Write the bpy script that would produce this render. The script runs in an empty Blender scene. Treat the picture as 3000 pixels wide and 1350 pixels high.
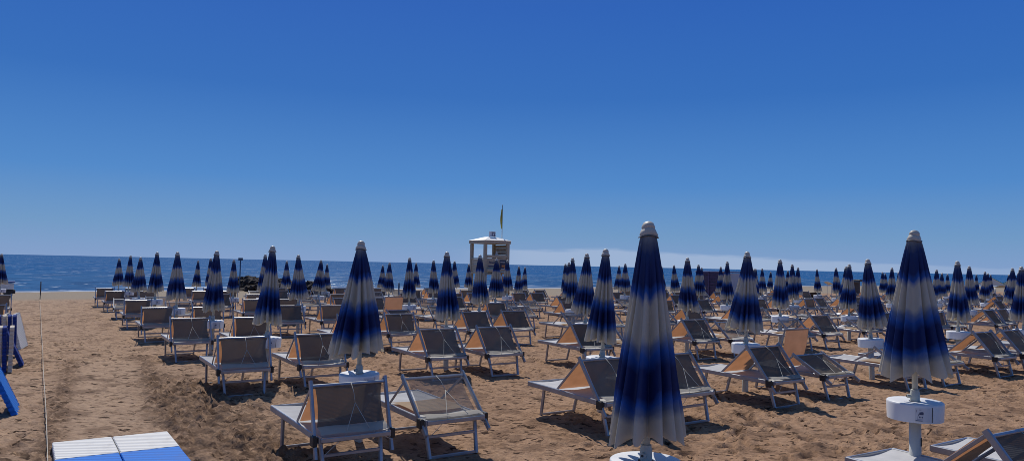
import bpy, math, random
import numpy as np
from mathutils import Vector, Matrix

random.seed(11)
R = math.radians
scene = bpy.context.scene
COL = scene.collection

TH = R(33.29)                       # the rows run along the shoreline, turned from the view axis
CT, ST = math.cos(TH), math.sin(TH)
CAM_H = 2.11
SUN_EL, SUN_AZ = R(49), R(-18)      # azimuth measured from +Y towards +X

def W(u, v, z=0.0):
    """beach coordinates (u along the shore, v towards the sea) to world"""
    return Vector((u * CT - v * ST, u * ST + v * CT, z))

def UV(x, y):
    return x * CT + y * ST, -x * ST + y * CT

def slope(u, v):
    """large-scale ground height, works on floats and arrays"""
    u = np.asarray(u, float); v = np.asarray(v, float)
    L = 15.0 + 0.14 * np.clip(u, -30, 120)
    a = -0.011 * np.clip(v - 12, 0, 39)
    b = -0.29 * np.clip((v - 51) / L, 0, 6)
    return a + b

def gz(x, y):
    u, v = UV(x, y)
    return float(slope(u, v))

# ------------------------------------------------------------------ mesh helpers
class MB:
    def __init__(self):
        self.v = []; self.f = []; self.mi = []; self.m = 0; self.attr = None
    def mat(self, i):
        self.m = i; return self
    def _add(self, vs, fs):
        o = len(self.v)
        self.v += [tuple(p) for p in vs]
        self.f += [tuple(o + i for i in f) for f in fs]
        self.mi += [self.m] * len(fs)
        return self
    def box(self, c, s, rz=0.0, bev=0.0):
        x, y, z = s[0] / 2, s[1] / 2, s[2] / 2
        ca, sa = math.cos(rz), math.sin(rz)
        def T(p): return (c[0] + p[0] * ca - p[1] * sa, c[1] + p[0] * sa + p[1] * ca, c[2] + p[2])
        if bev <= 0:
            vs = [(-x, -y, -z), (x, -y, -z), (x, y, -z), (-x, y, -z), (-x, -y, z), (x, -y, z), (x, y, z), (-x, y, z)]
            fs = [(0, 3, 2, 1), (4, 5, 6, 7), (0, 1, 5, 4), (1, 2, 6, 5), (2, 3, 7, 6), (3, 0, 4, 7)]
            return self._add([T(p) for p in vs], fs)
        b = bev
        rings = []
        for zz, ins in ((-z, b), (-z + b, 0), (z - b, 0), (z, b)):
            xx, yy = x - ins, y - ins
            k = b * 0.6
            rings.append([(-xx + k, -yy, zz), (xx - k, -yy, zz), (xx, -yy + k, zz), (xx, yy - k, zz), (xx - k, yy, zz), (-xx + k, yy, zz), (-xx, yy - k, zz), (-xx, -yy + k, zz)])
        vs = [T(p) for r in rings for p in r]
        fs = [tuple(range(7, -1, -1)), tuple(range(24, 32))]
        for r in range(3):
            for i in range(8):
                fs.append((r * 8 + i, r * 8 + (i + 1) % 8, r * 8 + 8 + (i + 1) % 8, r * 8 + 8 + i))
        return self._add(vs, fs)
    def bar(self, a, b, w, h, up=(0, 0, 1), bev=True):
        """straight bar of width w (sideways) and height h (along up)"""
        a = Vector(a); b = Vector(b); d = (b - a).normalized()
        up = Vector(up); s = d.cross(up)
        if s.length < 1e-4: s = d.cross(Vector((0, 1, 0)))
        s.normalize(); n = s.cross(d).normalized()
        x, y = w / 2, h / 2
        if bev:
            k = min(x, y) * 0.45
            sec = [(-x + k, -y), (x - k, -y), (x, -y + k), (x, y - k), (x - k, y), (-x + k, y), (-x, y - k), (-x, -y + k)]
        else:
            sec = [(-x, -y), (x, -y), (x, y), (-x, y)]
        m = len(sec)
        vs = [a + s * p + n * q for p, q in sec] + [b + s * p + n * q for p, q in sec]
        fs = [tuple(range(m)), tuple(range(2 * m - 1, m - 1, -1))]
        for i in range(m): fs.append((i, m + i, m + (i + 1) % m, (i + 1) % m))
        return self._add(vs, fs)
    def tube(self, pts, r, n=8):
        pts = [Vector(p) for p in pts]
        if not isinstance(r, (list, tuple)): r = [r] * len(pts)
        vs = []; fs = []
        for i, p in enumerate(pts):
            d = (pts[min(i + 1, len(pts) - 1)] - pts[max(i - 1, 0)]).normalized()
            s = d.cross(Vector((0, 0, 1)))
            if s.length < 1e-3: s = Vector((1, 0, 0))
            s.normalize(); t = s.cross(d)
            for k in range(n):
                a = 2 * math.pi * k / n
                vs.append(p + (s * math.cos(a) + t * math.sin(a)) * r[i])
        for i in range(len(pts) - 1):
            for k in range(n):
                fs.append((i * n + k, i * n + (k + 1) % n, (i + 1) * n + (k + 1) % n, (i + 1) * n + k))
        fs.append(tuple(range(n - 1, -1, -1))); o = (len(pts) - 1) * n
        fs.append(tuple(range(o, o + n)))
        return self._add(vs, fs)
    def lathe(self, prof, n=24, c=(0, 0, 0), caps=True):
        vs = []; fs = []
        for r, z in prof:
            for k in range(n):
                a = 2 * math.pi * k / n
                vs.append((c[0] + r * math.cos(a), c[1] + r * math.sin(a), c[2] + z))
        for i in range(len(prof) - 1):
            for k in range(n):
                fs.append((i * n + k, i * n + (k + 1) % n, (i + 1) * n + (k + 1) % n, (i + 1) * n + k))
        if caps:
            fs.append(tuple(range(n - 1, -1, -1))); o = (len(prof) - 1) * n
            fs.append(tuple(range(o, o + n)))
        return self._add(vs, fs)
    def grid(self, fn, nu, nv):
        vs = [fn(i / nu, j / nv) for j in range(nv + 1) for i in range(nu + 1)]
        fs = [(j * (nu + 1) + i, j * (nu + 1) + i + 1, (j + 1) * (nu + 1) + i + 1, (j + 1) * (nu + 1) + i) for j in range(nv) for i in range(nu)]
        return self._add(vs, fs)
    def poly(self, pts):
        return self._add(pts, [tuple(range(len(pts)))])
    def build(self, name, mats, parent=None, smooth=False, thick=0.0):
        me = bpy.data.meshes.new(name)
        me.from_pydata(self.v, [], self.f)
        for m in (mats if isinstance(mats, (list, tuple)) else [mats]): me.materials.append(m)
        if any(self.mi): me.polygons.foreach_set('material_index', self.mi)
        if smooth: me.polygons.foreach_set('use_smooth', [True] * len(me.polygons))
        me.update()
        o = bpy.data.objects.new(name, me); COL.objects.link(o)
        if parent is not None: o.parent = parent
        return o

def empty(name, loc=(0, 0, 0), rz=0.0):
    o = bpy.data.objects.new(name, None); COL.objects.link(o)
    o.location = loc; o.rotation_euler = (0, 0, rz); o.empty_display_size = 0.2
    return o

def tag(o, label=None, cat=None, group=None, kind=None):
    if label: o['label'] = label
    if cat: o['category'] = cat
    if group: o['group'] = group
    if kind: o['kind'] = kind
    return o

def copy_tree(o, parent=None):
    c = o.copy(); COL.objects.link(c)
    if parent is not None: c.parent = parent
    for ch in list(o.children): copy_tree(ch, c)
    return c

# ------------------------------------------------------------------ materials
def new_mat(name):
    m = bpy.data.materials.new(name); m.use_nodes = True
    nt = m.node_tree; nt.nodes.clear()
    out = nt.nodes.new('ShaderNodeOutputMaterial')
    return m, nt, out

def N(nt, t, **kw):
    n = nt.nodes.new(t)
    for k, v in kw.items():
        if k.startswith('i_'): n.inputs[k[2:].replace('_', ' ')].default_value = v
        else: setattr(n, k, v)
    return n

def mixc(nt, fac, a, b, blend='MIX'):
    n = nt.nodes.new('ShaderNodeMix'); n.data_type = 'RGBA'; n.blend_type = blend
    for s, v in ((n.inputs[0], fac), (n.inputs[6], a), (n.inputs[7], b)):
        if hasattr(v, 'links') or hasattr(v, 'is_output'): nt.links.new(v, s)
        elif isinstance(v, (int, float)): s.default_value = v
        else: s.default_value = (*v, 1) if len(v) == 3 else v
    return n.outputs[2]

def ramp(nt, src, stops):
    n = nt.nodes.new('ShaderNodeValToRGB')
    nt.links.new(src, n.inputs[0])
    el = n.color_ramp.elements
    while len(el) > len(stops): el.remove(el[-1])
    while len(el) < len(stops): el.new(0.5)
    for e, (p, c) in zip(el, stops):
        e.position = p; e.color = (*c, 1) if not isinstance(c, (int, float)) else (c, c, c, 1)
    return n.outputs[0]

def simple(name, col, rough=0.5, metal=0.0, var=0.15, scale=6.0, bump=0.0, spec=0.5):
    m, nt, out = new_mat(name)
    b = N(nt, 'ShaderNodeBsdfPrincipled'); b.inputs['Roughness'].default_value = rough
    b.inputs['Metallic'].default_value = metal; b.inputs['Specular IOR Level'].default_value = spec
    tc = N(nt, 'ShaderNodeTexCoord')
    oi = N(nt, 'ShaderNodeObjectInfo')
    ad = N(nt, 'ShaderNodeVectorMath', operation='ADD')
    nt.links.new(tc.outputs['Object'], ad.inputs[0]); nt.links.new(oi.outputs['Location'], ad.inputs[1])
    no = N(nt, 'ShaderNodeTexNoise', i_Scale=scale, i_Detail=4.0, i_Roughness=0.6)
    nt.links.new(ad.outputs[0], no.inputs['Vector'])
    lo = tuple(c * (1 - var) for c in col); hi = tuple(min(1, c * (1 + var)) for c in col)
    nt.links.new(ramp(nt, no.outputs[0], [(0.3, lo), (0.7, hi)]), b.inputs['Base Color'])
    if bump:
        bp = N(nt, 'ShaderNodeBump', i_Strength=bump, i_Distance=0.02)
        nt.links.new(no.outputs[0], bp.inputs['Height']); nt.links.new(bp.outputs[0], b.inputs['Normal'])
    nt.links.new(b.outputs[0], out.inputs[0])
    return m

M = {}
M['alu'] = simple('aluminium', (0.35, 0.36, 0.385), 0.34, 0.48, 0.16, 5)
M['black'] = simple('black_plastic', (0.02, 0.02, 0.022), 0.45, 0, 0.2)
M['tablewhite'] = simple('white_plastic', (0.74, 0.74, 0.74), 0.45, 0, 0.05, 3)
M['pole'] = simple('ivory_pole', (0.50, 0.50, 0.43), 0.5, 0, 0.08, 4)
M['post'] = simple('post_plastic', (0.56, 0.56, 0.51), 0.5, 0, 0.10, 4)
M['cap'] = simple('cap_plastic', (0.50, 0.46, 0.39), 0.5, 0, 0.1, 8)
M['darkring'] = simple('dark_ring', (0.08, 0.09, 0.11), 0.5)
M['sticker'] = simple('sticker', (0.60, 0.61, 0.64), 0.5, 0, 0.05)
M['ink'] = simple('ink', (0.07, 0.08, 0.14), 0.6)
M['inklight'] = simple('pale_ink', (0.35, 0.36, 0.42), 0.6)
M['cordm'] = simple('cord', (0.45, 0.44, 0.40), 0.8)
M['rope'] = simple('rope', (0.50, 0.45, 0.37), 0.9, 0, 0.2, 20)
M['stake'] = simple('stake_wood', (0.10, 0.085, 0.08), 0.8)
M['deckwhite'] = simple('white_deck_plastic', (0.72, 0.70, 0.66), 0.55, 0, 0.14, 7, 0.2)
M['deckblue'] = simple('blue_deck_plastic', (0.055, 0.22, 0.66), 0.55, 0, 0.14, 6, 0.2)
M['deckgrey'] = simple('aged_white_deck_plastic', (0.42, 0.38, 0.33), 0.6, 0, 0.18, 7, 0.2)
M['towerpaint'] = simple('tower_paint', (0.42, 0.36, 0.27), 0.6, 0, 0.10, 2)
M['towerroof'] = simple('tower_roof', (0.80, 0.79, 0.75), 0.5, 0, 0.06, 2)
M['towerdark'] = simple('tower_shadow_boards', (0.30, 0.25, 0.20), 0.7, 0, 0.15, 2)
M['signdark'] = simple('sign_navy', (0.02, 0.03, 0.07), 0.5)
M['signorange'] = simple('sign_orange', (0.55, 0.22, 0.07), 0.5)
M['signwhite'] = simple('sign_white', (0.7, 0.7, 0.7), 0.5)
M['flagm'] = simple('flag_cloth', (0.36, 0.32, 0.05), 0.8, 0, 0.25, 4)
M['flagdark'] = simple('flag_cloth_dark', (0.05, 0.08, 0.07), 0.8)
M['steel'] = simple('grey_pole', (0.40, 0.42, 0.45), 0.4, 0.5)
M['purple'] = simple('purple_paint', (0.042, 0.030, 0.085), 0.6, 0, 0.2, 3)
M['purplelight'] = simple('purple_trim', (0.075, 0.055, 0.14), 0.6)
M['greypanel'] = simple('grey_panel', (0.42, 0.44, 0.50), 0.6, 0, 0.08, 2)
M['rock'] = simple('dark_rock', (0.035, 0.026, 0.024), 0.9, 0, 0.5, 1.3, 0.5, 0.2)
M['signpost'] = simple('dark_blue_post', (0.05, 0.09, 0.16), 0.6)
M['tentwhite'] = simple('tent_white', (0.68, 0.69, 0.62), 0.8, 0, 0.08, 2)
M['tentyellow'] = simple('tent_yellow', (0.42, 0.38, 0.05), 0.8, 0, 0.12, 2)
M['tentgreen'] = simple('tent_green', (0.05, 0.14, 0.10), 0.8)
M['tarpblue'] = simple('tarp_blue', (0.03, 0.06, 0.25), 0.7)
M['skin'] = simple('skin', (0.42, 0.21, 0.13), 0.6)
M['hair'] = simple('hair', (0.03, 0.02, 0.015), 0.7)
M['redcloth'] = simple('red_cloth', (0.30, 0.05, 0.04), 0.8)
M['darkcloth'] = simple('dark_cloth', (0.03, 0.035, 0.05), 0.8)
M['bluepaint'] = simple('blue_paint', (0.04, 0.10, 0.30), 0.5)
M['pinkm'] = simple('pink_cloth', (0.65, 0.22, 0.16), 0.8)

def fabric(name, col, transl=0.4, transp=0.0, stripe=0.0, var=0.08, tcol=None, stripe_scale=70):
    m, nt, out = new_mat(name)
    tc = N(nt, 'ShaderNodeTexCoord'); oi = N(nt, 'ShaderNodeObjectInfo')
    ad = N(nt, 'ShaderNodeVectorMath', operation='ADD')
    nt.links.new(tc.outputs['Object'], ad.inputs[0]); nt.links.new(oi.outputs['Location'], ad.inputs[1])
    no = N(nt, 'ShaderNodeTexNoise', i_Scale=5.0, i_Detail=3.0)
    nt.links.new(ad.outputs[0], no.inputs['Vector'])
    def tint(c):
        r = ramp(nt, no.outputs[0], [(0.3, tuple(x * (1 - var) for x in c)), (0.7, tuple(min(1, x * (1 + var)) for x in c))])
        # every piece has faded a little differently
        mr = N(nt, 'ShaderNodeMapRange'); mr.inputs['To Min'].default_value = 0.82; mr.inputs['To Max'].default_value = 1.12
        nt.links.new(oi.outputs['Random'], mr.inputs[0])
        vm = N(nt, 'ShaderNodeVectorMath', operation='SCALE')
        nt.links.new(r, vm.inputs[0]); nt.links.new(mr.outputs[0], vm.inputs['Scale'])
        return vm.outputs[0]
    d = N(nt, 'ShaderNodeBsdfDiffuse'); t = N(nt, 'ShaderNodeBsdfTranslucent')
    nt.links.new(tint(col), d.inputs[0]); nt.links.new(tint(tcol or col), t.inputs[0])
    mx = N(nt, 'ShaderNodeMixShader'); mx.inputs[0].default_value = transl
    nt.links.new(d.outputs[0], mx.inputs[1]); nt.links.new(t.outputs[0], mx.inputs[2])
    last = mx.outputs[0]
    if transp:
        tr = N(nt, 'ShaderNodeBsdfTransparent')
        m2 = N(nt, 'ShaderNodeMixShader')
        if stripe:
            wv = N(nt, 'ShaderNodeTexWave', i_Scale=stripe_scale, bands_direction='Z')
            nt.links.new(tc.outputs['Object'], wv.inputs['Vector'])
            mr = N(nt, 'ShaderNodeMapRange'); mr.inputs['To Min'].default_value = transp - stripe; mr.inputs['To Max'].default_value = transp + stripe
            nt.links.new(wv.outputs['Fac'], mr.inputs[0]); nt.links.new(mr.outputs[0], m2.inputs[0])
        else: m2.inputs[0].default_value = transp
        nt.links.new(last, m2.inputs[1]); nt.links.new(tr.outputs[0], m2.inputs[2])
        last = m2.outputs[0]
    nt.links.new(last, out.inputs[0])
    return m

M['sling'] = fabric('pale_mesh_sling', (0.58, 0.58, 0.58), 0.15)
M['canopymesh'] = fabric('grey_mesh_canopy', (0.175, 0.150, 0.128), 0.22, 0.03, 0.025, tcol=(0.10, 0.08, 0.06), stripe_scale=26)
M['canopythin'] = fabric('sheer_mesh_canopy', (0.24, 0.24, 0.235), 0.35, 0.42, 0.05, tcol=(0.20, 0.19, 0.18), stripe_scale=26)
M['hem'] = fabric('lit_canopy_hem', (0.46, 0.43, 0.38), 0.35)  # paler than the canopy cloth: sunlight on the fold is put into the colour
M['canvas'] = fabric('peach_canvas', (0.72, 0.56, 0.40), 0.52, 0, 0, 0.10, tcol=(0.34, 0.15, 0.065))

def parasol_cloth():
    m, nt, out = new_mat('blue_white_parasol_cloth')
    at = N(nt, 'ShaderNodeAttribute', attribute_name='band')
    tc = N(nt, 'ShaderNodeTexCoord'); oi = N(nt, 'ShaderNodeObjectInfo')
    ad = N(nt, 'ShaderNodeVectorMath', operation='ADD')
    nt.links.new(tc.outputs['Object'], ad.inputs[0]); nt.links.new(oi.outputs['Location'], ad.inputs[1])
    no = N(nt, 'ShaderNodeTexNoise', i_Scale=9.0, i_Detail=3.0)
    nt.links.new(ad.outputs[0], no.inputs['Vector'])
    mr = N(nt, 'ShaderNodeMapRange'); mr.inputs['To Min'].default_value = -0.03; mr.inputs['To Max'].default_value = 0.03
    nt.links.new(no.outputs[0], mr.inputs[0])
    sm = N(nt, 'ShaderNodeMath', operation='ADD')
    nt.links.new(at.outputs['Fac'], sm.inputs[0]); nt.links.new(mr.outputs[0], sm.inputs[1])
    navy = (0.016, 0.032, 0.145); blue = (0.030, 0.120, 0.44); wht = (0.60, 0.57, 0.49); top = (0.10, 0.12, 0.16)
    stops = [(0.0, (0.30, 0.31, 0.32)), (0.045, (0.13, 0.15, 0.21)), (0.10, (0.02, 0.045, 0.16)), (0.16, navy), (0.255, navy), (0.30, blue), (0.35, wht), (0.515, wht), (0.565, (0.18, 0.25, 0.42)), (0.615, blue), (0.68, navy), (0.80, navy), (0.845, blue), (0.885, (0.18, 0.24, 0.38)), (0.925, wht), (1.0, wht)]
    col = ramp(nt, sm.outputs[0], stops)
    d = N(nt, 'ShaderNodeBsdfDiffuse'); t = N(nt, 'ShaderNodeBsdfTranslucent')
    nt.links.new(col, d.inputs[0])
    tcol = mixc(nt, 1.0, col, (1.0, 0.93, 0.80), 'MULTIPLY'); nt.links.new(tcol, t.inputs[0])
    g = N(nt, 'ShaderNodeBsdfGlossy'); g.inputs['Roughness'].default_value = 0.5; g.inputs[0].default_value = (0.6, 0.6, 0.6, 1)
    m1 = N(nt, 'ShaderNodeMixShader'); m1.inputs[0].default_value = 0.30
    nt.links.new(d.outputs[0], m1.inputs[1]); nt.links.new(t.outputs[0], m1.inputs[2])
    m2 = N(nt, 'ShaderNodeMixShader'); m2.inputs[0].default_value = 0.03
    nt.links.new(m1.outputs[0], m2.inputs[1]); nt.links.new(g.outputs[0], m2.inputs[2])
    bp = N(nt, 'ShaderNodeBump', i_Strength=0.25, i_Distance=0.02)
    n2 = N(nt, 'ShaderNodeTexNoise', i_Scale=22.0, i_Detail=3.0); nt.links.new(ad.outputs[0], n2.inputs['Vector'])
    nt.links.new(n2.outputs[0], bp.inputs['Height'])
    nt.links.new(bp.outputs[0], d.inputs['Normal'])
    nt.links.new(m2.outputs[0], out.inputs[0])
    return m
M['parasol'] = parasol_cloth()

def sand_mat():
    m, nt, out = new_mat('sand')
    tc = N(nt, 'ShaderNodeTexCoord')
    b = N(nt, 'ShaderNodeBsdfPrincipled'); b.inputs['Roughness'].default_value = 0.95; b.inputs['Specular IOR Level'].default_value = 0.1
    n1 = N(nt, 'ShaderNodeTexNoise', i_Scale=0.22, i_Detail=5.0, i_Roughness=0.6)
    n2 = N(nt, 'ShaderNodeTexNoise', i_Scale=2.2, i_Detail=6.0, i_Roughness=0.65)
    n3 = N(nt, 'ShaderNodeTexNoise', i_Scale=14.0, i_Detail=8.0, i_Roughness=0.7)
    for n in (n1, n2, n3): nt.links.new(tc.outputs['Object'], n.inputs['Vector'])
    damp_shade = N(nt, 'ShaderNodeAttribute', attribute_name='damp_shade')
    shore = N(nt, 'ShaderNodeAttribute', attribute_name='shore')
    pale = N(nt, 'ShaderNodeAttribute', attribute_name='pale')
    big = ramp(nt, n1.outputs[0], [(0.30, (0.350, 0.212, 0.128)), (0.70, (0.415, 0.262, 0.166))])
    mid = ramp(nt, n2.outputs[0], [(0.30, (0.74, 0.72, 0.70)), (0.52, (1, 1, 1)), (0.75, (1.12, 1.12, 1.12))])
    c = mixc(nt, 1.0, big, mid, 'MULTIPLY')
    c = mixc(nt, pale.outputs['Fac'], c, (0.435, 0.305, 0.208))
    fine = ramp(nt, n3.outputs[0], [(0.30, (0.52, 0.49, 0.47)), (0.5, (1, 1, 1)), (0.72, (1.22, 1.22, 1.22))])
    c = mixc(nt, 0.9, c, fine, 'MULTIPLY')
    c = mixc(nt, damp_shade.outputs['Fac'], c, (0.115, 0.066, 0.042))
    # scattered dark flecks: shadow of small footprints and pits painted into the colour
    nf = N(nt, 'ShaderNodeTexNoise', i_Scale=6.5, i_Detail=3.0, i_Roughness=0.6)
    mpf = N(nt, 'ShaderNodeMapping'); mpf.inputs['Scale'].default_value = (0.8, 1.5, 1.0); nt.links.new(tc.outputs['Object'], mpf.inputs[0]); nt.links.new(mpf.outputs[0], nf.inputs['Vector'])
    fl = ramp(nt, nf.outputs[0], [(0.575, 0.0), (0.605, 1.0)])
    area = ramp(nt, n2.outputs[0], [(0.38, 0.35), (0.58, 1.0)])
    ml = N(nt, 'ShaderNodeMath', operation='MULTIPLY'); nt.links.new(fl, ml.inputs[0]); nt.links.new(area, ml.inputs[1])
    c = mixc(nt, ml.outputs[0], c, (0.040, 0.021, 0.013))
    # churned, moist clods
    turn = N(nt, 'ShaderNodeAttribute', attribute_name='turn')
    nc = N(nt, 'ShaderNodeTexNoise', i_Scale=6.5, i_Detail=7.0, i_Roughness=0.7); nt.links.new(tc.outputs['Object'], nc.inputs['Vector'])
    cr = ramp(nt, nc.outputs[0], [(0.44, 0.0), (0.56, 0.9)])
    m3 = N(nt, 'ShaderNodeMath', operation='MULTIPLY'); nt.links.new(cr, m3.inputs[0]); nt.links.new(turn.outputs['Fac'], m3.inputs[1])
    c = mixc(nt, m3.outputs[0], c, (0.125, 0.076, 0.050))
    c = mixc(nt, shore.outputs['Fac'], c, (0.30, 0.245, 0.185))
    nt.links.new(c, b.inputs['Base Color'])
    bp = N(nt, 'ShaderNodeBump', i_Strength=0.8, i_Distance=0.05); nt.links.new(n3.outputs[0], bp.inputs['Height'])
    nt.links.new(bp.outputs[0], b.inputs['Normal'])
    nt.links.new(b.outputs[0], out.inputs[0])
    return m
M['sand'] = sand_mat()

def sea_mat():
    m, nt, out = new_mat('sea_water')
    tc = N(nt, 'ShaderNodeTexCoord')
    mp = N(nt, 'ShaderNodeMapping'); mp.inputs['Rotation'].default_value = (0, 0, -TH); mp.inputs['Scale'].default_value = (0.35, 1.0, 1.0)
    nt.links.new(tc.outputs['Object'], mp.inputs[0])
    n1 = N(nt, 'ShaderNodeTexNoise', i_Scale=0.55, i_Detail=5.0, i_Roughness=0.6)
    n2 = N(nt, 'ShaderNodeTexNoise', i_Scale=0.06, i_Detail=3.0)
    n3 = N(nt, 'ShaderNodeTexNoise', i_Scale=0.75, i_Detail=4.0, i_Roughness=0.6)
    for n in (n1, n2, n3): nt.links.new(mp.outputs[0], n.inputs['Vector'])
    near = N(nt, 'ShaderNodeAttribute', attribute_name='near')
    foam = N(nt, 'ShaderNodeAttribute', attribute_name='foam')
    deep = ramp(nt, n2.outputs[0], [(0.3, (0.016, 0.094, 0.250)), (0.7, (0.022, 0.115, 0.290))])
    col = mixc(nt, near.outputs['Fac'], deep, (0.036, 0.115, 0.255))
    chop = ramp(nt, n1.outputs[0], [(0.36, (0.58, 0.66, 0.74)), (0.52, (1, 1, 1)), (0.66, (1.35, 1.28, 1.2))])
    col = mixc(nt, 0.9, col, chop, 'MULTIPLY')
    # whitecaps and glints on the small chop
    cap = ramp(nt, n3.outputs[0], [(0.615, 0.0), (0.665, 0.85)])
    col = mixc(nt, cap, col, (0.55, 0.62, 0.70))
    fm = N(nt, 'ShaderNodeMath', operation='MULTIPLY')
    fr = ramp(nt, n1.outputs[0], [(0.38, 0.35), (0.55, 1.0)])
    nt.links.new(fr, fm.inputs[0]); nt.links.new(foam.outputs['Fac'], fm.inputs[1])
    col = mixc(nt, fm.outputs[0], col, (0.62, 0.66, 0.72))
    d = N(nt, 'ShaderNodeBsdfDiffuse'); g = N(nt, 'ShaderNodeBsdfGlossy'); g.inputs['Roughness'].default_value = 0.22
    nt.links.new(col, d.inputs[0]); g.inputs[0].default_value = (0.8, 0.85, 0.9, 1)
    mx = N(nt, 'ShaderNodeMixShader'); mx.inputs[0].default_value = 0.05
    nt.links.new(d.outputs[0], mx.inputs[1]); nt.links.new(g.outputs[0], mx.inputs[2])
    bp = N(nt, 'ShaderNodeBump', i_Strength=0.9, i_Distance=0.5); nt.links.new(n1.outputs[0], bp.inputs['Height'])
    nt.links.new(bp.outputs[0], d.inputs['Normal']); nt.links.new(bp.outputs[0], g.inputs['Normal'])
    nt.links.new(mx.outputs[0], out.inputs[0])
    return m
M['sea'] = sea_mat()

# ------------------------------------------------------------------ numpy noise
def _hash(ix, iy, seed):
    h = (ix.astype(np.int64) * 374761393 + iy.astype(np.int64) * 668265263 + seed * 2147483647) & 0xFFFFFFFF
    h = ((h ^ (h >> 13)) * 1274126177) & 0xFFFFFFFF
    h = ((h ^ (h >> 16)) * 2246822519) & 0xFFFFFFFF
    return (h & 0xFFFFFF) / float(0xFFFFFF)

def vnoise(x, y, seed=0):
    ix = np.floor(x); iy = np.floor(y); fx = x - ix; fy = y - iy
    fx = fx * fx * fx * (fx * (fx * 6 - 15) + 10); fy = fy * fy * fy * (fy * (fy * 6 - 15) + 10)
    a = _hash(ix, iy, seed); b = _hash(ix + 1, iy, seed); c = _hash(ix, iy + 1, seed); d = _hash(ix + 1, iy + 1, seed)
    return (a * (1 - fx) + b * fx) * (1 - fy) + (c * (1 - fx) + d * fx) * fy

def fbm(x, y, seed=0, oct=3):
    s = 0; a = 1.0; t = 0
    for o in range(oct):
        s = s + a * vnoise(x * 2 ** o + 17.3 * o, y * 2 ** o - 9.1 * o, seed + o); t += a; a *= 0.5
    return s / t

def prints(x, y, cell, seed, prob, rad, asp):
    """foot-print like dimples: jittered points, one per cell, each a small oriented ellipse with a rim"""
    out = np.zeros_like(x)
    cx = np.floor(x / cell); cy = np.floor(y / cell)
    for dx in (-1, 0, 1):
        for dy in (-1, 0, 1):
            ix = cx + dx; iy = cy + dy
            px = (ix + 0.15 + 0.7 * _hash(ix, iy, seed)) * cell; py = (iy + 0.15 + 0.7 * _hash(ix, iy, seed + 1)) * cell
            on = _hash(ix, iy, seed + 2) < prob
            an = _hash(ix, iy, seed + 3) * math.pi
            sz = rad * (0.6 + 0.8 * _hash(ix, iy, seed + 4))
            ex = x - px; ey = y - py
            ca = np.cos(an); sa = np.sin(an)
            p = (ex * ca + ey * sa) / asp; q = -ex * sa + ey * ca
            d2 = (p * p + q * q) / (sz * sz)
            out += np.where(on, -np.exp(-d2 * d2 * 1.2) + 0.45 * np.exp(-(np.sqrt(d2) - 1.5) ** 2 * 5), 0)
    return out

def sstep(a, b, x):
    t = np.clip((x - a) / (b - a), 0, 1); return t * t * (3 - 2 * t)

def set_attr(me, name, arr):
    a = me.attributes.new(name, 'FLOAT', 'POINT'); a.data.foreach_set('value', np.asarray(arr, np.float32))

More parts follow.
